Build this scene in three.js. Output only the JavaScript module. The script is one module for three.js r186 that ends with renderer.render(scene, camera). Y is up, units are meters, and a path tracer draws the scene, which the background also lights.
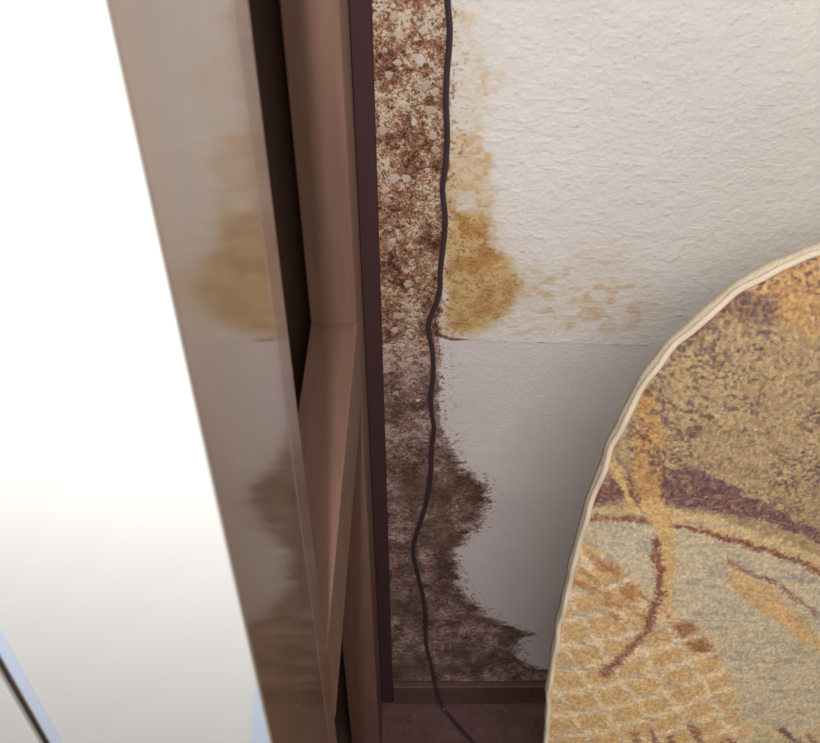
import * as THREE from 'three';
import { RoundedBoxGeometry } from 'three/addons/geometries/RoundedBoxGeometry.js';
import { mergeGeometries, mergeVertices } from 'three/addons/utils/BufferGeometryUtils.js';
import { RectAreaLightUniformsLib } from 'three/addons/lights/RectAreaLightUniformsLib.js';

// ---------------------------------------------------------------- camera, light, exposure
const scene = new THREE.Scene();
scene.background = new THREE.Color(0x000000);
const camera = new THREE.PerspectiveCamera(41.91, 820 / 743, 0.02, 20);
camera.position.set(0, 1.63, 0.85);
camera.rotation.order = 'YXZ';
camera.rotation.set(THREE.MathUtils.degToRad(-43.87), 0, -0.004);
camera.focus = 1.1;
camera.userData.fStop = 20;
scene.add(camera);

RectAreaLightUniformsLib.init();
const renderer = new THREE.WebGLRenderer({ antialias: true });
renderer.toneMapping = THREE.LinearToneMapping;
renderer.toneMappingExposure = 1.0;
renderer.shadowMap.enabled = true;
renderer.shadowMap.type = THREE.PCFSoftShadowMap;

// the flash of the camera, just above the lens
const flash = new THREE.PointLight(new THREE.Color(1.0, 0.98, 0.955), 1.42);
flash.position.set(-0.040, 1.70, 0.87);
flash.castShadow = true; flash.shadow.radius = 0.45; flash.shadow.mapSize.set(2048, 2048); flash.shadow.camera.near = 0.02;
scene.add(flash);

// ceiling lamp of the room (its fitting is built further down)
const LAMP = { x: 0.15, y: 2.40, z: 1.75, w: 0.9, d: 0.9 };
const lampLight = new THREE.RectAreaLight(new THREE.Color(1.0, 0.94, 0.93), 8.4, LAMP.w, LAMP.d);
lampLight.position.set(LAMP.x, LAMP.y - 0.012, LAMP.z);
lampLight.rotation.x = -Math.PI / 2;
scene.add(lampLight);

// ---------------------------------------------------------------- helpers
let seed = 1234567;
const rnd = () => { seed = (Math.imul(seed, 1664525) + 1013904223) >>> 0; return seed / 4294967296; };
const NT = new Float32Array(65536); for (let i = 0; i < 65536; i++) NT[i] = rnd();
function vn(x, y) {
  const xi = Math.floor(x), yi = Math.floor(y); let fx = x - xi, fy = y - yi;
  fx = fx * fx * (3 - 2 * fx); fy = fy * fy * (3 - 2 * fy);
  const a = xi & 255, b = (xi + 1) & 255, c = (yi & 255) << 8, d = ((yi + 1) & 255) << 8;
  const p = NT[c + a] + (NT[c + b] - NT[c + a]) * fx, q = NT[d + a] + (NT[d + b] - NT[d + a]) * fx;
  return p + (q - p) * fy;
}
function fbm(x, y, o) { let s = 0, w = 0.5, t = 0; for (let i = 0; i < o; i++) { s += w * vn(x, y); t += w; w *= 0.5; x = x * 2.03 + 17.3; y = y * 2.03 + 5.9; } return s / t; }
const sst = (a, b, x) => { const t = Math.min(1, Math.max(0, (x - a) / (b - a))); return t * t * (3 - 2 * t); };
const mix3 = (a, b, t) => [a[0] + (b[0] - a[0]) * t, a[1] + (b[1] - a[1]) * t, a[2] + (b[2] - a[2]) * t];
function polyDist(P, x, y) {               // signed: positive inside
  let ins = false, dm = 1e9;
  for (let i = 0, j = P.length - 1; i < P.length; j = i++) {
    const [ax, ay] = P[j], [bx, by] = P[i];
    if ((by > y) !== (ay > y) && x < (ax - bx) * (y - by) / (ay - by) + bx) ins = !ins;
    const dx = bx - ax, dy = by - ay; let t = ((x - ax) * dx + (y - ay) * dy) / (dx * dx + dy * dy); t = Math.min(1, Math.max(0, t));
    const ex = x - ax - t * dx, ey = y - ay - t * dy, d = ex * ex + ey * ey; if (d < dm) dm = d;
  }
  dm = Math.sqrt(dm); return ins ? dm : -dm;
}
const usedNames = {};
function numbered(n) { const k = usedNames[n] = (usedNames[n] ?? -1) + 1; return k ? n + '_' + String(k).padStart(3, '0') : n; }
function mesh(name, geo, mat, parent) {
  const m = new THREE.Mesh(geo, mat); m.name = name; m.castShadow = true; m.receiveShadow = true; (parent ?? scene).add(m); return m;
}
function group(name, label, category, kind) {
  const g = new THREE.Group(); g.name = numbered(name); scene.add(g); g.userData = { label, category }; if (kind) g.userData.kind = kind; return g;
}
function tag(o, label, category, kind) { o.userData = { label, category }; if (kind) o.userData.kind = kind; return o; }
const box = (x0, x1, y0, y1, z0, z1) => new THREE.BoxGeometry(x1 - x0, y1 - y0, z1 - z0).translate((x0 + x1) / 2, (y0 + y1) / 2, (z0 + z1) / 2);
const rbox = (x0, x1, y0, y1, z0, z1, r = 0.002, s = 2) => new RoundedBoxGeometry(x1 - x0, y1 - y0, z1 - z0, s, r).translate((x0 + x1) / 2, (y0 + y1) / 2, (z0 + z1) / 2);
function metreUV(geo, s = 1) {              // box mapping, uv in metres
  const g = geo.index ? geo.toNonIndexed() : geo, p = g.attributes.position, n = g.attributes.normal, uv = new Float32Array(p.count * 2);
  for (let i = 0; i < p.count; i++) {
    const ax = Math.abs(n.getX(i)), ay = Math.abs(n.getY(i)), az = Math.abs(n.getZ(i));
    let u, v; if (az >= ax && az >= ay) { u = p.getX(i); v = p.getY(i); } else if (ax >= ay) { u = p.getZ(i); v = p.getY(i); } else { u = p.getX(i); v = p.getZ(i); }
    uv[2 * i] = u * s; uv[2 * i + 1] = v * s;
  }
  g.setAttribute('uv', new THREE.BufferAttribute(uv, 2)); return g;
}
function dataTex(w, h, fn, srgb, wrap) {
  const a = new Uint8Array(w * h * 4);
  for (let j = 0; j < h; j++) for (let i = 0; i < w; i++) { const c = fn(i, j), k = (j * w + i) * 4; a[k] = c[0]; a[k + 1] = c[1]; a[k + 2] = c[2]; a[k + 3] = 255; }
  const t = new THREE.DataTexture(a, w, h); t.magFilter = THREE.LinearFilter; t.minFilter = THREE.LinearMipmapLinearFilter; t.generateMipmaps = true;
  if (srgb) t.colorSpace = THREE.SRGBColorSpace; if (wrap) t.wrapS = t.wrapT = THREE.RepeatWrapping; t.needsUpdate = true; return t;
}
const clamp8 = (x) => (x < 0 ? 0 : x > 255 ? 255 : x);

// ---------------------------------------------------------------- wall surface: plaster, paper, mould, water stains
const TX0 = -0.35, TY0 = 0, TS = 1.35, TN = 2048;
const mouldEdge = [[0.0338,1.2707],[0.0374,1.1736],[0.0381,1.0723],[0.0361,0.9822],[0.0341,0.9255],[0.0314,0.8878],[0.0354,0.8644],[0.0340,0.8154],[0.0345,0.7270],[0.0386,0.7120],[0.0554,0.6694],[0.0754,0.6288],[0.0986,0.5973],[0.1086,0.5646],[0.1040,0.5193],[0.0841,0.4839],[0.0679,0.4472],[0.0685,0.3831],[0.0911,0.3148],[0.1287,0.2629],[0.1711,0.2330],[0.1972,0.2147],[0.1708,0.1707],[0.1838,0.1317],[0.2152,0.1049],[0.2889,0.0637]];
const stainPoly = [[0.0374,1.0600],[0.0626,1.0539],[0.0849,1.0286],[0.1065,0.9930],[0.1259,0.9543],[0.1249,0.9255],[0.1097,0.8985],[0.0876,0.8801],[0.0705,0.8707],[0.0387,0.8738]];
const haloPoly = [[0.1248,0.9684],[0.1645,0.9794],[0.2170,0.9957],[0.2575,0.9472],[0.2776,0.8955],[0.2229,0.8723],[0.1401,0.8801]];
const yellowEdge = [[0.0338,1.2707],[0.0611,1.2570],[0.0602,1.2384],[0.0789,1.2142],[0.0798,1.1523],[0.0884,1.1077],[0.0939,1.0539]];
const SEAM = [[0.0330, 0.8730], [0.0483, 0.8660], [0.1773, 0.8596], [0.2905, 0.8548], [1.0, 0.838]];
function along(L, y) {                      // x of a polyline that runs from high to low y
  if (y >= L[0][1]) return L[0][0];
  for (let i = 1; i < L.length; i++) if (y >= L[i][1]) { const t = (y - L[i][1]) / (L[i - 1][1] - L[i][1]); return L[i][0] + t * (L[i - 1][0] - L[i][0]); }
  return L[L.length - 1][0];
}
function seamY(x) {
  if (x <= SEAM[0][0]) return SEAM[0][1];
  for (let i = 1; i < SEAM.length; i++) if (x <= SEAM[i][0]) { const t = (x - SEAM[i - 1][0]) / (SEAM[i][0] - SEAM[i - 1][0]); return SEAM[i - 1][1] + t * (SEAM[i][1] - SEAM[i - 1][1]); }
  return SEAM[SEAM.length - 1][1];
}
const heightA = new Uint8Array(TN * TN * 4);
const wallColor = dataTex(TN, TN, (i, j) => {
  const X = TX0 + (i + 0.5) / TN * TS, Y = TY0 + (j + 0.5) / TN * TS;
  const upper = X > 0.033 && Y > seamY(X);
  const fine = vn(X * 900, Y * 900), fine2 = vn(X * 420 + 9, Y * 420 + 3);
  // clean surfaces
  let c = upper ? [229, 226, 222] : [222, 215, 215];
  const cloud = fbm(X * 9, Y * 9, 3) - 0.5;
  c = [c[0] + cloud * 14 + (fine - 0.5) * 7, c[1] + cloud * 14 + (fine - 0.5) * 7, c[2] + cloud * 12 + (fine - 0.5) * 8];
  let h;
  if (upper) {
    const xx = X * 0.8 - Y * 0.25, yy = Y + X * 0.12;
    const l1 = fbm(xx * 95, yy * 100, 3), l2 = fbm(xx * 280 + 31, yy * 300, 2), chip = sst(0.74, 0.86, vn(xx * 140 + 77, yy * 200 + 13));
    h = 0.36 + 0.34 * (l1 - 0.5) + 0.22 * (l2 - 0.5) + 0.10 * chip;
    // yellow water stains on the paper
    const wob = (fbm(X * 55, Y * 55, 3) - 0.5);
    const ye = along(yellowEdge, Y) + wob * 0.035;
    let ys = (1 - sst(ye - 0.018, ye + 0.006, X)) * sst(0.9, 1.02, Y) * (0.20 + 0.75 * sst(0.42, 0.66, fbm(X * 38 + 4, Y * 24 + 8, 3)));
    if (Y > 1.27) ys *= 1 - sst(1.27, 1.33, Y);
    c = mix3(c, [205, 165, 105], ys * (0.40 + 0.35 * sst(0.4, 0.7, fbm(X * 260 + 8, Y * 260, 2))));
    const hd = polyDist(haloPoly, X + wob * 0.03, Y + wob * 0.03);
    if (hd > -0.03) c = mix3(c, [204, 168, 124], sst(-0.03, 0.03, hd) * (0.16 + 0.6 * sst(0.46, 0.7, fbm(X * 70 + 3, Y * 90, 3))) * 0.75);
    const sd = polyDist(stainPoly, X + wob * 0.022, Y + wob * 0.022);
    if (sd > -0.03) {
      const core = sst(0.38, 0.66, fbm(X * 46 + 11, Y * 46 + 2, 3));
      let sc = mix3([208, 176, 120], [180, 134, 78], core);
      const spk = sst(0.5, 0.78, 0.6 * vn(X * 560 + Y * 300, Y * 560 - X * 300 + 60) + 0.4 * vn(X * 210, Y * 210 + 7)); sc = mix3(sc, [138, 94, 54], spk * 0.6); if (fine > 0.72) sc = mix3(sc, [222, 198, 150], 0.4);
      c = mix3(c, sc, sst(-0.008, 0.014, sd) * 0.88 + sst(-0.03, -0.01, sd) * 0.08);
    }
    // small rust specks
    const rs = vn(X * 330 + 50, Y * 330 + 71); if (rs > 0.93 && X < 0.35) c = mix3(c, [150, 110, 80], (rs - 0.93) * 5);
  } else {
    h = 0.22 + 0.14 * (vn(X * 420, Y * 420) - 0.5) + 0.08 * (vn(X * 160 + 3, Y * 160) - 0.5);
  }
  // mould
  const low = 1 - sst(0.60, 0.72, Y), mid = 1 - sst(0.78, 0.93, Y + (fbm(X * 50, Y * 50, 2) - 0.5) * 0.12);
  const jag = (fbm(X * 60 + 1, Y * (60 + 60 * low), 3) - 0.5) * (0.010 + 0.020 * low) + (vn(X * 300, Y * 420) - 0.5) * (0.004 + 0.004 * low);
  const edge = along(mouldEdge, Y) + jag + 0.001;
  let m = 1 - sst(edge - 0.003 - 0.010 * low, edge + 0.0035 + 0.002 * low, X);
  if (Y > 1.28) m *= 1 - sst(1.28, 1.345, Y);
  m *= sst(-0.2, -0.13, X + (fbm(Y * 20, 3.3, 2) - 0.5) * 0.05);
  // stray spots beyond the rim
  const st = sst(0.70, 0.78, vn(X * 380 + 13, Y * 380 + 29)) * (1 - sst(edge, edge + 0.014 + 0.02 * vn(Y * 40, 3), X)) * 0.8;
  const mm = Math.max(m, st);
  if (mm > 0.002) {
    const a = fbm(X * 44 + 7, Y * 40 + 1, 4), b = fbm(X * 230, Y * 230, 3), s = vn(X * 760, Y * 760);
    const v = 0.46 * a + 0.32 * b + 0.22 * s;
    const lightC = mix3([212, 196, 176], [192, 170, 162], mid), tanC = mix3([168, 128, 100], [152, 122, 114], mid), brC = mix3([122, 82, 64], [118, 90, 82], mid), dkC = mix3([60, 38, 30], [76, 56, 50], mid);
    const sh = -0.005 * mid - 0.02 * low;
    let k;
    const q = v - sh * -1;
    if (q < 0.40) k = mix3(dkC, brC, sst(0.30, 0.40, q)); else if (q < 0.52) k = mix3(brC, tanC, sst(0.40, 0.52, q)); else k = mix3(tanC, lightC, sst(0.52, 0.62, q));
    const sk = vn(X * 610 + Y * 210 + 9, Y * 610 - X * 210 + 44); if (sk > 0.70) k = mix3(k, dkC, Math.min(0.7, (sk - 0.70) * 4)); if (sk < 0.16) k = mix3(k, lightC, 0.35);
    // dark fringe where the low bloom ends, olive patches inside it
    const rim = low * sst(edge - 0.05, edge - 0.004, X) * sst(0.3, 0.62, fbm(X * 40 + 2, Y * 60, 2)); k = mix3(k, [70, 48, 34], rim * 0.6);
    k = mix3(k, [92, 72, 56], low * 0.5 * sst(0.5, 0.66, fbm(X * 24 + 40, Y * 30 + 4, 2)));
    c = mix3(c, k, mm);
    h = h * (1 - m) + m * (0.30 + 0.75 * (a - 0.5) + 0.55 * (b - 0.5));
  }
  // torn dark lip of the paper next to the cord
  if (X > 0.03 && X < 0.085) { const d = Math.abs(Y - seamY(X) - 0.0005) - 0.0032 * (1 - sst(0.045, 0.08, X)); if (d < 0.0015) c = mix3(c, [88, 48, 40], (1 - sst(-0.001, 0.0015, d)) * 0.85 * (1 - sst(0.066, 0.083, X)) * (0.5 + 0.5 * fine2)); }
  const hk = (j * TN + i) * 4, hb = clamp8(h * 255); heightA[hk] = heightA[hk + 1] = heightA[hk + 2] = hb; heightA[hk + 3] = 255;
  return [clamp8(c[0]), clamp8(c[1]), clamp8(c[2])];
}, true);
const wallHeight = new THREE.DataTexture(heightA, TN, TN); wallHeight.magFilter = THREE.LinearFilter; wallHeight.needsUpdate = true;
const matWallMap = new THREE.MeshStandardMaterial({ map: wallColor, bumpMap: wallHeight, bumpScale: 0.0030, roughness: 0.92 });
const plainBump = dataTex(512, 512, (i, j) => { const t = (x) => x / 512 * 256; const h = 0.5 + 0.5 * (0.6 * (vn(t(i) * 0.25, t(j) * 0.5) - 0.5) + 0.5 * (vn(t(i) * 0.5, t(j)) - 0.5)); return [h * 255, h * 255, h * 255]; }, false, true);
plainBump.repeat.set(1.2, 1.2);
const matWallPlain = new THREE.MeshStandardMaterial({ color: 0xe5e2de, roughness: 0.93, bumpMap: plainBump, bumpScale: 0.002 });
const matCeil = new THREE.MeshStandardMaterial({ color: 0xe4e0d8, roughness: 0.95 });

function mapUV(geo) { const p = geo.attributes.position, uv = new Float32Array(p.count * 2); for (let i = 0; i < p.count; i++) { uv[2 * i] = (p.getX(i) - TX0) / TS; uv[2 * i + 1] = (p.getY(i) - TY0) / TS; } geo.setAttribute('uv', new THREE.BufferAttribute(uv, 2)); return geo; }

const wallBack = group('wall_back', 'white plastered wall with brown mould column and yellow water stain', 'wall', 'structure');
mesh('plaster', mapUV(box(TX0, 1.0, 0, 1.35, -0.12, 0)), matWallMap, wallBack);
mesh('plaster', metreUV(mergeGeometries([box(-2, TX0, 0, 2.5, -0.12, 0), box(1.0, 2.2, 0, 0.838, -0.12, 0), box(1.0, 2.2, 0.838, 2.5, -0.12, 0.0018), box(TX0, 0.033, 1.35, 2.5, -0.12, 0), box(0.033, 1.0, 1.35, 2.5, -0.12, 0.0018)])), matWallPlain, wallBack);
{ // the coarse wall paper above the seam, with a ragged lower edge
  const s = new THREE.Shape(), step = 0.0035;
  s.moveTo(0.033, 1.35);
  for (let y = 1.345; y > 0.875; y -= 0.006) s.lineTo(0.0335 + (vn(y * 160, 2.5) - 0.5) * 0.003, y);
  for (let x = 0.033; x < 1.0; x += step) s.lineTo(x, seamY(x) + (vn(x * 170, 8.1) - 0.5) * 0.0024 + (vn(x * 40, 1.1) - 0.5) * 0.002);
  s.lineTo(1.0, seamY(1.0)); s.lineTo(1.0, 1.35); s.closePath();
  const g = new THREE.ExtrudeGeometry(s, { depth: 0.0014, bevelEnabled: true, bevelThickness: 0.0004, bevelSize: 0.0003, bevelSegments: 1 });
  mesh('wallpaper', mapUV(g), matWallMap, wallBack);
}
{ // flakes of loose plaster in the mould
  const spots = [[-0.0091,1.2384],[-0.0188,1.1993],[0.0214,1.2093],[0.0247,1.1819],[0.0161,1.1891],[0.0049,1.1502],[0.0236,1.1359],[0.0269,1.1191],[-0.0143,1.0866],[-0.0031,1.0866],[-0.0229,1.0600],[-0.0194,1.0090],[0.0022,0.9400],[-0.0022,0.9501],[0.0136,1.2431],[-0.0135,1.2570],[-0.0150,0.9031],[-0.0095,0.8564],[0.0000,0.8321],[-0.0174,0.7758],[0.0100,0.7634],[-0.0175,0.8801],[0.0193,1.1630],[0.0102,1.2142],[-0.0102,1.2122],[-0.0221,1.2240],[-0.0009,1.2598],[0.0182,1.0961],[-0.0255,1.1414]];
  const mats = [0xc4b4a4, 0xb8a594, 0xccc0b4].map((c) => new THREE.MeshStandardMaterial({ color: c, roughness: 0.9 }));
  spots.forEach(([x, y], i) => {
    const n = 13, s = new THREE.Shape(), R = 0.0018 + 0.0026 * rnd();
    for (let k = 0; k < n; k++) { const a = k / n * Math.PI * 2, r = R * (0.55 + 0.7 * rnd()); k ? s.lineTo(Math.cos(a) * r * 1.15, Math.sin(a) * r) : s.moveTo(Math.cos(a) * r * 1.15, Math.sin(a) * r); }
    s.closePath();
    const g = new THREE.ExtrudeGeometry(s, { depth: 0.0002, bevelEnabled: true, bevelThickness: 0.0005, bevelSize: 0.0009, bevelSegments: 1 });
    const f = mesh('plaster_flake', g, mats[i % 3], wallBack);
    f.position.set(x, y, 0.0004); f.rotation.set((rnd() - 0.5) * 0.3, (rnd() - 0.5) * 0.3, rnd() * 3);
  });
}
const wallLeft = tag(mesh('wall_left', metreUV(box(-2.12, -2, 0, 2.5, -0.12, 3.12)), matWallPlain), 'plain white wall at left of the room', 'wall', 'structure');
const wallRight = tag(mesh('wall_right', metreUV(box(2.2, 2.32, 0, 2.5, -0.12, 3.12)), matWallPlain), 'plain white wall at right of the room', 'wall', 'structure');
const wallFront = tag(mesh('wall_front', metreUV(box(-2, 2.2, 0, 2.5, 3, 3.12)), matWallPlain), 'plain white wall behind the viewer', 'wall', 'structure');
tag(mesh('ceiling', box(-2.12, 2.32, 2.5, 2.6, -0.12, 3.12), matCeil), 'white ceiling', 'ceiling', 'structure');
const floorTex = dataTex(512, 512, (i, j) => {
  const x = i / 512, y = j / 512, g = fbm(x * 8, y * 90, 3), d = sst(0.62, 0.75, vn(x * 250 + y * 90, y * 250 - x * 90 + 99)), f = fbm(x * 20, y * 20, 3);
  let c = mix3([84, 58, 56], [114, 84, 80], g * 0.5 + f * 0.6); c = mix3(c, [136, 114, 110], d * 0.3); return c.map(clamp8);
}, true, true);
const matFloor = new THREE.MeshStandardMaterial({ map: floorTex, roughness: 0.75 });
floorTex.repeat.set(1.6, 1.6);
tag(mesh('floor', metreUV(box(-2.12, 2.32, -0.1, 0, -0.12, 3.12)), matFloor), 'dusty dark brown floor', 'floor', 'structure');
const grainTex = (a, b, sp) => dataTex(512, 512, (i, j) => {
  const x = i / 512, y = j / 512, g = fbm(x * 60 + fbm(x * 4, y * 3, 2) * 6, y * 4, 3), f = vn(x * 250, y * 24);
  return mix3(a, b, Math.min(1, g * 0.75 + f * sp)).map(clamp8);
}, true, true);
const matBase = new THREE.MeshStandardMaterial({ map: grainTex([84, 58, 56], [112, 84, 78], 0.3), roughness: 0.6 });
tag(mesh('baseboard_back', metreUV(rbox(-0.0325, 2.2, 0, 0.061, 0, 0.013, 0.003)), matBase), 'low dark brown baseboard under the mouldy wall', 'baseboard', 'structure');
const matShadeStrip = new THREE.MeshStandardMaterial({ color: 0x43282b, roughness: 0.85 });  // dark colour stands in for the shade between post and mould
tag(mesh('shade_strip_1', rbox(-0.055, -0.0325, 0, 2.5, 0, 0.011, 0.004, 3), matShadeStrip), 'dark strip added up the wall beside the mould for the shade next to the post', 'shade_strip', 'structure');

// ---------------------------------------------------------------- cabinet: white front, glossy brown side, open side frame
const woodMap = grainTex([112, 84, 70], [136, 104, 88], 0.35);
const matWood = new THREE.MeshStandardMaterial({ map: woodMap, roughness: 0.62 });
const glossMap = grainTex([120, 92, 70], [144, 114, 88], 0.25);
const matGloss = new THREE.MeshPhysicalMaterial({ map: glossMap, roughness: 0.35, clearcoat: 1, clearcoatRoughness: 0.07, ior: 1.6 });
const matLipping = new THREE.MeshPhysicalMaterial({ color: 0x8a685c, roughness: 0.4, clearcoat: 0.8, clearcoatRoughness: 0.12 });
const matEdge = new THREE.MeshStandardMaterial({ color: 0xa5806c, roughness: 0.5 });
const matWhite = new THREE.MeshPhysicalMaterial({ color: 0xa8a9a8, roughness: 0.5 });
const matPaleBlue = new THREE.MeshStandardMaterial({ color: 0x9aa6b6, roughness: 0.5 });
const matInside = new THREE.MeshStandardMaterial({ map: grainTex([84, 60, 48], [108, 80, 66], 0.3), roughness: 0.85 });
{
  const cab = group('cabinet', 'tall cabinet with white front and glossy brown side left of the mould', 'cabinet');
  const XR = -0.0577, XL = -0.62, ZF = 0.669, ZP = 0.507, TOP = 2.05;
  // white front: filler strip at the right, door left of a narrow gap
  mesh('front_panel', rbox(-0.1472, XR, 0.06, TOP, ZF - 0.003, ZF, 0.0008), matWhite, cab);
  const door = mesh('door', rbox(XL, -0.1522, 0.06, TOP, ZF - 0.003, ZF, 0.0008), matWhite, cab);
  mesh('front_core', metreUV(box(-0.147, XR - 0.018, 0.06, TOP, ZF - 0.018, ZF - 0.003)), matInside, cab);
  mesh('edge_strip', rbox(-0.1474, -0.1425, 0.06, TOP, ZF - 0.0005, ZF + 0.0006, 0.0004), matPaleBlue, cab);
  mesh('door_core', metreUV(box(XL + 0.018, -0.154, 0.06, TOP, ZF - 0.018, ZF - 0.003)), matInside, door);
  { const t = new THREE.Shape(); t.moveTo(-0.0578, 1.292); t.lineTo(-0.0602, 1.283); t.lineTo(-0.0650, 1.247); t.lineTo(-0.0655, 1.180); t.lineTo(-0.0578, 1.180); t.closePath();
    const f = new THREE.ExtrudeGeometry(t, { depth: 0.0002, bevelEnabled: false }).translate(-0.0004, 0, ZF); mesh('film_patch', f, matPaleBlue, cab).userData.label = 'pale blue film patch at the edge'; }
  mesh('door_handle', rbox(XL + 0.05, XL + 0.062, 1.0, 1.16, ZF, ZF + 0.022, 0.004), matEdge, door);
  // glossy side board near the front
  const side = mesh('side_panel', metreUV(rbox(XR - 0.018, XR, 0.06, TOP, ZP, ZF - 0.003, 0.0008)), matGloss, cab);
  side.userData.label = 'glossy brown side board that mirrors the stained wall';
  const lip = mesh('edge_lipping', metreUV(rbox(XR - 0.001, XR + 0.00012, 0.06, TOP, ZP, ZP + 0.031, 0.0001)), matLipping, side);
  lip.userData.label = 'pinkish brown edge strip of the glossy board';
  mesh('edge_band', rbox(XR - 0.0178, XR - 0.0002, 0.06, TOP, ZP - 0.0012, ZP, 0.0005), matEdge, side);
  // side frame behind it
  mesh('post', metreUV(rbox(-0.097, -0.0515, 0, TOP, 0.030, 0.136, 0.0025)), matWood, cab);
  const rail = mesh('side_rail', metreUV(rbox(-0.0455, 0, 0.902, 1.0085, 0, 0.352, 0.0015)), matWood, cab);
  rail.position.set(-0.0513, 0, 0.1362); rail.rotation.y = -0.0245;
  // the rest of the carcass
  mesh('side_panel', metreUV(rbox(XL, XL + 0.018, 0.06, TOP, 0.03, ZF - 0.003, 0.001)), matWood, cab);
  mesh('back_panel', metreUV(box(XL + 0.018, -0.097, 0.06, TOP, 0.05, 0.058)), matInside, cab);
  mesh('inner_partition', metreUV(box(-0.40, -0.392, 0.06, TOP - 0.018, 0.058, ZF - 0.02)), matInside, cab);
  mesh('top_panel', metreUV(rbox(XL, XR, TOP, TOP + 0.02, 0.03, ZF, 0.001)), matWood, cab);
  mesh('plinth', metreUV(box(XL + 0.01, -0.098, 0, 0.06, 0.04, ZF - 0.03)), matInside, cab);
}

// ---------------------------------------------------------------- armchair
const P = {
  orangeTop: [[0.2746,0.3611],[0.2900,0.3896],[0.3403,0.4215],[0.3793,0.3314],[0.3350,0.3364],[0.3072,0.3464]],
  darkTop: [[0.2076,0.3263],[0.2366,0.3611],[0.2766,0.3726],[0.3126,0.3611],[0.3082,0.3414],[0.2654,0.3414],[0.2438,0.3161],[0.2141,0.3109]],
  greenEdge: [[0.2080,0.2573],[0.2351,0.3161],[0.2169,0.3212],[0.1951,0.2738]],
  orangeCol: [[0.2033,0.2661],[0.2193,0.2738],[0.2346,0.2115],[0.2433,0.1377],[0.2141,0.1377],[0.2082,0.1997]],
  purpleR: [[0.2318,0.1852],[0.2629,0.1973],[0.2997,0.1754],[0.3490,0.1441],[0.4151,0.1116],[0.4216,0.0846],[0.3741,0.1182],[0.3207,0.1403],[0.2810,0.1454],[0.2415,0.1505]],
  purpleL: [[0.1706,0.1247],[0.1758,0.1505],[0.1931,0.1680],[0.2029,0.1655],[0.2059,0.1415],[0.1853,0.1338]],
  purpleM: [[0.2010,0.1815],[0.2120,0.1692],[0.2238,0.1377],[0.2152,0.1441]],
  ochreBand: [[0.1627,0.1049],[0.1765,0.1247],[0.2044,0.1377],[0.2422,0.1454],[0.2920,0.1377],[0.3558,0.1116],[0.4242,0.0736],[0.4290,0.0540],[0.3599,0.0914],[0.3068,0.1089],[0.2648,0.1247],[0.2350,0.1273],[0.1967,0.1195],[0.1693,0.0982]],
  mar1: [[0.1631,0.1009],[0.1776,0.1142],[0.1966,0.1208],[0.2303,0.1260]],
  mar2: [[0.2530,0.1247],[0.2857,0.1168],[0.3276,0.1036],[0.3655,0.0887],[0.4168,0.0624]],
  blueL: [[0.1676,0.0955],[0.1875,0.1142],[0.2308,0.1221],[0.2456,0.0354],[0.2374,0.0354],[0.2023,0.0708],[0.1757,0.0846]],
  blueR: [[0.2542,0.1168],[0.3073,0.1062],[0.3664,0.0846],[0.4290,0.0540],[0.4820,-0.1657],[0.4408,-0.1874],[0.3919,-0.1747],[0.3490,-0.0966],[0.3118,-0.0400],[0.2737,0.0134],[0.2643,0.0208]],
  leaf: [[0.3071,0.0846],[0.3232,0.0736],[0.3715,0.0354],[0.4427,-0.0479],[0.4613,-0.0801],[0.4194,-0.0400],[0.3739,-0.0015],[0.3368,0.0281],[0.3141,0.0568]],
  leafdark: [[0.3142,0.0791],[0.3394,0.0680],[0.3752,0.0426],[0.4143,0.0060]],
  tendril: [[0.1849,0.1900],[0.1960,0.1754],[0.2059,0.1568],[0.2161,0.1377]],
  knot: [[0.2222,0.1505],[0.2361,0.1542],[0.2463,0.1441],[0.2550,0.1116],[0.2652,0.0426],[0.2633,-0.0015],[0.2509,0.0568],[0.2401,0.1049],[0.2305,0.1247]],
  mar3: [[0.2385,0.1022],[0.2448,0.0708],[0.2519,0.0497],[0.2528,0.0208],[0.2485,-0.0091],[0.2398,-0.0400],[0.2287,-0.0639],[0.2184,-0.0883],[0.2079,-0.1033]],
  lattice: [[0.1666,0.0846],[0.2027,0.0680],[0.2445,0.0208],[0.2637,0.0104],[0.2961,-0.0091],[0.3322,-0.0639],[0.3551,-0.1306],[0.3856,-0.2021],[0.3461,-0.2457],[0.2816,-0.2993],[0.1469,-0.2993],[0.1528,-0.2457],[0.1513,-0.1050],[0.1581,0.0208]],
  brownP: [[0.2576,0.0015],[0.2844,-0.0015],[0.3172,-0.0400],[0.3289,-0.0639],[0.3029,-0.0511],[0.2731,-0.0322]],
  strokes1: [[0.2538,-0.1948],[0.2750,-0.2496]],
  strokes2: [[0.2726,-0.1874],[0.2965,-0.2496]],
  strokes3: [[0.2963,-0.1984],[0.3238,-0.2554]],
  strokes4: [[0.3158,-0.1747],[0.3527,-0.2496]],
  strokes5: [[0.3559,-0.2059],[0.3789,-0.2554]],
  loop: [[0.3639,-0.1984],[0.3840,-0.2246],[0.3980,-0.2361],[0.4332,-0.2342]],
  loop2: [[0.4138,-0.1801],[0.4284,-0.1948],[0.4458,-0.2209],[0.4617,-0.2554]],
  strokes6: [[0.4536,-0.1929],[0.4820,-0.2399]],
  strokes7: [[0.4448,-0.2059],[0.4701,-0.2554]],
};
const CX = 0.50, FU0 = 0.10, FV0 = -0.42, FS = 0.95, FN = 1400;
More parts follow.
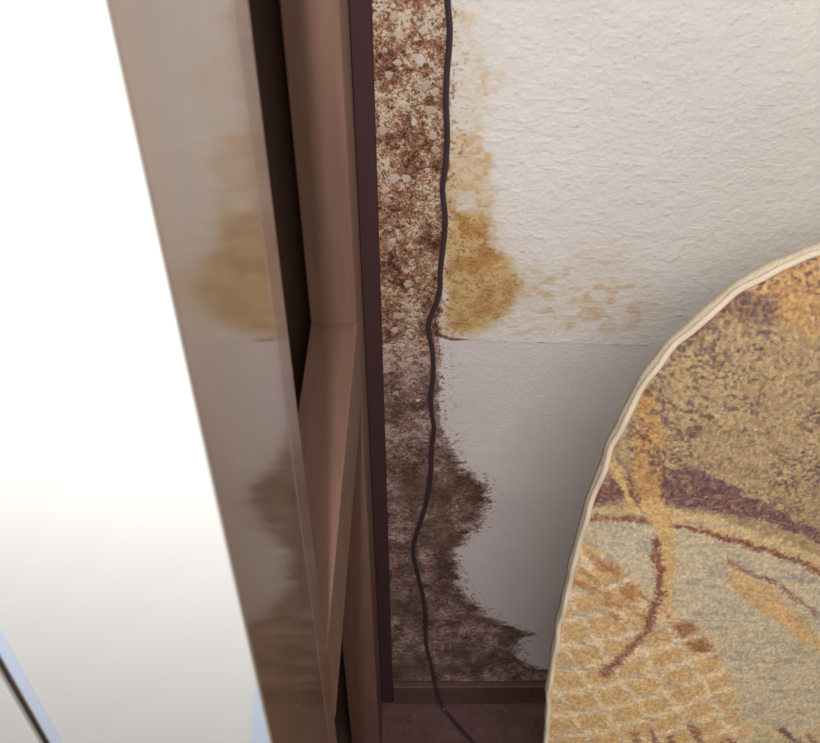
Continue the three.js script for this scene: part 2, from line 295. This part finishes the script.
const fabricMap = (() => {
  const cv = document.createElement('canvas'); cv.width = cv.height = FN;
  const g = cv.getContext('2d');
  g.fillStyle = 'rgb(178,150,110)'; g.fillRect(0, 0, FN, FN);
  const X = (u) => (u - FU0) / FS * FN, Y = (v) => (1 - (v - FV0) / FS) * FN, M = FN / FS;
  const paint = (fx) => {
    const poly = (pts, col) => { g.fillStyle = col; g.beginPath(); pts.forEach(([u, v], i) => (i ? g.lineTo(X(fx(u)), Y(v)) : g.moveTo(X(fx(u)), Y(v)))); g.closePath(); g.fill(); };
    const line = (pts, w, col) => {
      g.strokeStyle = col; g.lineWidth = w * M; g.lineCap = g.lineJoin = 'round'; g.beginPath();
      g.moveTo(X(fx(pts[0][0])), Y(pts[0][1]));
      for (let i = 1; i < pts.length - 1; i++) { const [a, b] = pts[i], [c, d] = pts[i + 1]; g.quadraticCurveTo(X(fx(a)), Y(b), X(fx((a + c) / 2)), Y((b + d) / 2)); }
      const e = pts[pts.length - 1]; g.lineTo(X(fx(e[0])), Y(e[1])); g.stroke();
    };
    // lower ground
    poly([[0.1, 0.105], [0.1765, 0.1247], [0.25, 0.132], [0.33, 0.10], [0.42, 0.06], [0.5, 0.04], [0.5, -0.42], [0.1, -0.42]], 'rgb(214,194,148)');
    poly(P.orangeTop, 'rgb(196,150,96)'); poly(P.darkTop, 'rgb(146,112,88)'); poly(P.greenEdge, 'rgb(178,160,112)');
    poly(P.orangeCol, 'rgb(198,148,90)'); poly(P.purpleR, 'rgb(124,86,84)');
    poly(P.purpleL, 'rgb(126,84,80)'); poly(P.purpleM, 'rgb(124,84,80)');
    poly(P.blueL, 'rgb(206,192,162)'); poly(P.blueR, 'rgb(208,194,160)');
    poly(P.lattice, 'rgb(220,178,118)');
    poly(P.leaf, 'rgb(220,180,122)'); line(P.leafdark, 0.004, 'rgb(150,110,96)');
    poly(P.brownP, 'rgb(168,118,78)');
    // woven lattice of pale lines on the orange leaf
    g.save(); g.beginPath(); P.lattice.forEach(([u, v], i) => (i ? g.lineTo(X(fx(u)), Y(v)) : g.moveTo(X(fx(u)), Y(v)))); g.closePath(); g.clip();
    for (let k = -6; k < 16; k++) { const o = k * 0.040; line([[0.12, -0.42 + o], [0.26, -0.335 + o], [0.42, -0.215 + o]], 0.0085, 'rgba(240,220,180,0.9)'); }
    for (let k = 0; k < 11; k++) { const o = k * 0.044; line([[0.02 + o, 0.10], [0.10 + o, -0.03], [0.24 + o, -0.28]], 0.0065, 'rgba(240,220,180,0.75)'); }
    for (let k = 0; k < 26; k++) { const a = k / 26, u = 0.168 + 0.08 * rnd(), v = 0.07 - 0.085 * rnd(); line([[u, v], [u + 0.008, v - 0.004]], 0.008, 'rgba(172,112,66,0.55)'); }
    g.restore();
    poly(P.ochreBand, 'rgb(218,188,134)');
    line(P.mar1, 0.0065, 'rgb(128,74,72)'); line(P.mar2, 0.0065, 'rgb(140,82,70)');
    line(P.tendril, 0.008, 'rgb(220,180,114)');
    poly(P.knot, 'rgb(220,180,114)'); line(P.mar3, 0.0065, 'rgb(132,72,68)');
    for (const k of ['strokes1', 'strokes2', 'strokes3', 'strokes4', 'strokes5', 'strokes6', 'strokes7']) line(P[k], 0.006, 'rgba(140,86,74,0.85)');
    line(P.loop, 0.005, 'rgb(146,92,76)'); line(P.loop2, 0.007, 'rgb(120,92,98)');
    for (let k = 0; k < 40; k++) { const u = 0.26 + 0.2 * rnd(), v = 0.09 - 0.24 * rnd(); if (polyDist(P.blueR, u, v) > 0.008 && polyDist(P.leaf, u, v) < -0.004) line([[u, v], [u + 0.02, v - 0.003]], 0.003, 'rgba(150,146,140,0.6)'); }
  };
  paint((u) => u); g.save(); g.beginPath(); g.rect(X(CX), 0, FN, FN); g.clip(); paint((u) => 2 * CX - u); g.restore();
  const src = g.getImageData(0, 0, FN, FN).data;
  return dataTex(FN, FN, (i, j) => {
    const u = i / FN * FS, v = j / FN * FS;
    const wx = (fbm(u * 60, v * 60, 2) - 0.5) * 15 + (vn(u * 420, v * 420) - 0.5) * 9, wy = (fbm(u * 60 + 40, v * 60 + 9, 2) - 0.5) * 11 + (vn(u * 420 + 8, v * 420) - 0.5) * 7;
    let c = [0, 0, 0];
    for (let q = 0; q < 5; q++) {           // threads mix at the borders of the figures
      const si = Math.min(FN - 1, Math.max(0, Math.round(i + wx + [0, 4, -4, 1, -2][q]))), sj = Math.min(FN - 1, Math.max(0, Math.round(FN - 1 - j + wy + [0, 1, -2, 4, -4][q]))), k = (sj * FN + si) * 4;
      c[0] += src[k] / 5; c[1] += src[k + 1] / 5; c[2] += src[k + 2] / 5;
    }
    const vv = FV0 + v, uu = FU0 + u;
    const mu = Math.min(uu, 2 * CX - uu);
    const top = sst(0.14 - (mu - 0.2) * 0.2, 0.20 - (mu - 0.2) * 0.2, vv);
    const sp = sst(0.42, 0.74, 0.6 * vn(u * 340 + v * 90, v * 380 - u * 90 + 50) + 0.4 * vn(u * 130 + 5, v * 150)) * (0.45 + 0.55 * sst(0.35, 0.6, fbm(u * 22, v * 22, 2)));
    c = mix3(c, [110, 84, 80], sp * 0.62 * top + sp * 0.12);
    const bl = sst(0.55, 0.75, fbm(u * 60 + 3, v * 190 + 12, 2)) * (1 - top) * (c[2] > 125 ? 1 : 0.2); c = mix3(c, [160, 154, 146], bl * 0.5);
    const ye = sst(0.6, 0.8, vn(u * 260 + 60, v * 360 + 31)); c = mix3(c, [214, 178, 112], ye * 0.35);
    const th = (vn(u * 520, v * 300) - 0.5) * 34 + (vn(u * 380 + v * 200 + 9, v * 420 - u * 200 + 90) - 0.5) * 30; const lum = (c[0] + c[1] + c[2]) / 3; c = mix3(c, [lum, lum, lum], 0.12);
    return [clamp8(c[0] + th), clamp8(c[1] + th), clamp8(c[2] + th * 0.9)];
  }, true);
})();
const weave = dataTex(512, 512, (i, j) => { const h = 0.5 + 0.25 * Math.sin(i / 512 * Math.PI * 2 * 64) * Math.sin(j / 512 * Math.PI * 2 * 64) + 0.4 * (vn(i * 0.5, j * 0.5) - 0.5); return [h * 255, h * 255, h * 255].map(clamp8); }, false, true);
weave.repeat.set(5, 5);
const matFabric = new THREE.MeshPhysicalMaterial({ map: fabricMap, roughness: 0.95, bumpMap: weave, bumpScale: 0.0009, sheen: 0.25, sheenColor: new THREE.Color(0.6, 0.5, 0.35), sheenRoughness: 0.6 });
const matCream = new THREE.MeshStandardMaterial({ color: 0xd8cab0, roughness: 0.95, bumpMap: weave, bumpScale: 0.0008 });
const matPiping = new THREE.MeshStandardMaterial({ color: 0xdccfb8, roughness: 0.95 });
const matPlainFabric = new THREE.MeshStandardMaterial({ color: 0xb99a68, roughness: 0.95, bumpMap: weave, bumpScale: 0.0009 });
const matLeg = new THREE.MeshStandardMaterial({ color: 0x4a3020, roughness: 0.5 });
{
  const chair = group('armchair', 'high backed upholstered chair in ochre patterned fabric against the wall', 'chair');
  const left = [[0.1528,-0.2457],[0.1510,-0.1747],[0.1513,-0.1050],[0.1538,-0.0400],[0.1581,0.0208],[0.1632,0.0777],[0.1687,0.1247],[0.1767,0.1692],[0.1843,0.2115],[0.1952,0.2517],[0.2084,0.2878],[0.2243,0.3182],[0.2437,0.3434],[0.2651,0.3669],[0.2904,0.3877],[0.3122,0.4016],[0.3343,0.4125]];
  const half = [[0.162, -0.34], ...left.map(([a, b]) => [a, b]), [0.37, 0.427], [0.41, 0.440], [0.455, 0.4485], [CX, 0.451]];
  const curve = new THREE.CatmullRomCurve3(half.map(([a, b]) => new THREE.Vector3(a, b, 0)), false, 'centripetal');
  const hp = curve.getSpacedPoints(110);
  const sil = hp.map((p) => [p.x, p.y]); for (let i = hp.length - 2; i >= 0; i--) sil.push([2 * CX - hp[i].x, hp[i].y]);
  const bot = []; for (let i = 1; i < 40; i++) { const t = i / 40, e = Math.sin(Math.PI * t); bot.push([2 * CX - 0.162 + (2 * 0.162 - 2 * CX) * t, -0.34 - 0.06 * Math.pow(e, 0.5)]); }
  const ring0 = [...sil, ...bot], N = ring0.length;
  // inward normals for the inset
  const inset = (d, wav = 0) => ring0.map((p, i) => {
    const a = ring0[(i + N - 1) % N], b = ring0[(i + 1) % N], tx = b[0] - a[0], ty = b[1] - a[1], l = Math.hypot(tx, ty) || 1;
    const w = wav * (vn(p[0] * 60 + 3, p[1] * 45 + 30) - 0.5);
    return [p[0] + (ty / l) * (d + w), p[1] - (tx / l) * (d + w)];
  });
  const ctr = [CX, 0.02];
  function surface(rings, uvPlane, closeEnd) {     // rings: [{pts, n(i)}]
    const pos = [], uv = [], idx = [];
    for (const r of rings) r.pts.forEach((p, i) => { pos.push(p[0], p[1], typeof r.n === 'function' ? r.n(i) : r.n); uv.push((p[0] - FU0) / FS, (p[1] - FV0) / FS); });
    for (let k = 0; k + 1 < rings.length; k++) for (let i = 0; i < N; i++) { const a = k * N + i, b = k * N + (i + 1) % N, c = a + N, d = b + N; idx.push(a, c, b, b, c, d); }
    const g = new THREE.BufferGeometry(); g.setAttribute('position', new THREE.Float32BufferAttribute(pos, 3)); g.setAttribute('uv', new THREE.Float32BufferAttribute(uv, 2)); g.setIndex(idx); g.computeVertexNormals(); return g;
  }
  const IN = 0.009, frontRim = inset(IN);
  const scale = (pts, t) => pts.map(([a, b]) => [ctr[0] + (a - ctr[0]) * t, ctr[1] + (b - ctr[1]) * t]);
  const back = new THREE.Group(); back.name = 'backrest'; chair.add(back);
  back.position.set(0, 0.75, 0.28); back.rotation.x = -THREE.MathUtils.degToRad(10);
  const fr = []; for (let k = 0; k <= 22; k++) { const t = 1 - k / 22 * 0.995; fr.push({ pts: scale(frontRim, t), n: (i) => 0.030 * (1 - Math.pow(t, 5)) + 0 }); }
  mesh('cushion_face', surface(fr), matFabric, back);
  const bx = [[IN, 0], [IN * 0.5, -0.004], [IN * 0.5, -0.011], [IN * 1.4, -0.020], [IN * 3.2, -0.030], [IN * 6, -0.038]].map(([d, n]) => ({ pts: inset(d, 0.004), n }));
  const last = bx[bx.length - 1].pts; for (const t of [0.8, 0.4, 0.01]) bx.push({ pts: scale(last, t), n: -0.048 });
  const bxg = surface(bx.slice().reverse());
  mesh('boxing', bxg, matCream, back);
  const pipePts = inset(IN * 0.8, 0.0035).slice(0, sil.length).map(([a, b], i) => new THREE.Vector3(a, b, 0.001 + 0.0015 * Math.sin(i * 0.9)));
  mesh('piping', new THREE.TubeGeometry(new THREE.CatmullRomCurve3(pipePts), 420, 0.0030, 8, false), matPiping, back);
  // seat, apron, legs (below the picture)
  mesh('seat_cushion', metreUV(rbox(0.16, 0.84, 0.30, 0.40, 0.30, 0.84, 0.035, 4)), matPlainFabric, chair);
  mesh('apron', metreUV(rbox(0.17, 0.83, 0.16, 0.30, 0.24, 0.82, 0.012, 3)), matPlainFabric, chair);
  for (const [x, z] of [[0.21, 0.78], [0.79, 0.78], [0.21, 0.28], [0.79, 0.28]]) mesh('leg', new THREE.CylinderGeometry(0.022, 0.014, 0.16, 14).translate(x, 0.08, z), matLeg, chair);
}

// ---------------------------------------------------------------- cable hanging down the wall
{
  const wallPts = [[0.0345,1.2724],[0.0370,1.2468],[0.0367,1.2259],[0.0357,1.2112],[0.0353,1.1757],[0.0372,1.1383],[0.0362,1.1021],[0.0338,1.0773],[0.0352,1.0627],[0.0373,1.0441],[0.0371,1.0198],[0.0338,0.9729],[0.0330,0.9390],[0.0259,0.9110],[0.0215,0.8944],[0.0234,0.8743],[0.0269,0.8488],[0.0280,0.8040],[0.0259,0.7816],[0.0278,0.7423],[0.0304,0.7200],[0.0280,0.6759],[0.0270,0.6211],[0.0209,0.5585],[0.0100,0.5012],[0.0037,0.4528],[0.0075,0.4150],[0.0221,0.3012],[0.0248,0.1965],[0.0360,0.1121]];
  const floorPts = [[0.0553,0.0140],[0.0859,0.0550],[0.1091,0.0822],[0.1525,0.1330]];
  const pts = [[0.030, 2.35], [0.033, 1.9], [0.036, 1.55], [0.035, 1.38]].map(([x, y]) => new THREE.Vector3(x, y, 0.0052));
  for (const [x, y] of wallPts) pts.push(new THREE.Vector3(x, y, 0.0054));
  pts.push(new THREE.Vector3(0.041, 0.072, 0.012), new THREE.Vector3(0.0465, 0.04, 0.0185));
  for (const [x, z] of floorPts) pts.push(new THREE.Vector3(x, 0.0036, z + 0.006));
  pts.push(new THREE.Vector3(0.21, 0.0036, 0.17), new THREE.Vector3(0.34, 0.0036, 0.16));
  const c = new THREE.CatmullRomCurve3(pts, false, 'centripetal');
  const matCord = new THREE.MeshPhysicalMaterial({ color: 0x42343a, roughness: 0.28 });
  tag(mesh('cable', new THREE.TubeGeometry(c, 700, 0.0031, 10, false), matCord), 'thin dark cable hanging down the mouldy wall', 'cable');
}

// ---------------------------------------------------------------- ceiling lamp
{
  const l = group('ceiling_lamp', 'square white ceiling lamp overhead', 'lamp');
  mesh('housing', rbox(LAMP.x - 0.48, LAMP.x + 0.48, LAMP.y + 0.004, 2.5, LAMP.z - 0.48, LAMP.z + 0.48, 0.01), matCeil, l);
  mesh('diffuser', box(LAMP.x - LAMP.w / 2, LAMP.x + LAMP.w / 2, LAMP.y - 0.004, LAMP.y + 0.004, LAMP.z - LAMP.d / 2, LAMP.z + LAMP.d / 2), new THREE.MeshStandardMaterial({ color: 0xffffff, emissive: new THREE.Color(1, 0.93, 0.88), emissiveIntensity: 1.2 }), l);
}

renderer.render(scene, camera);
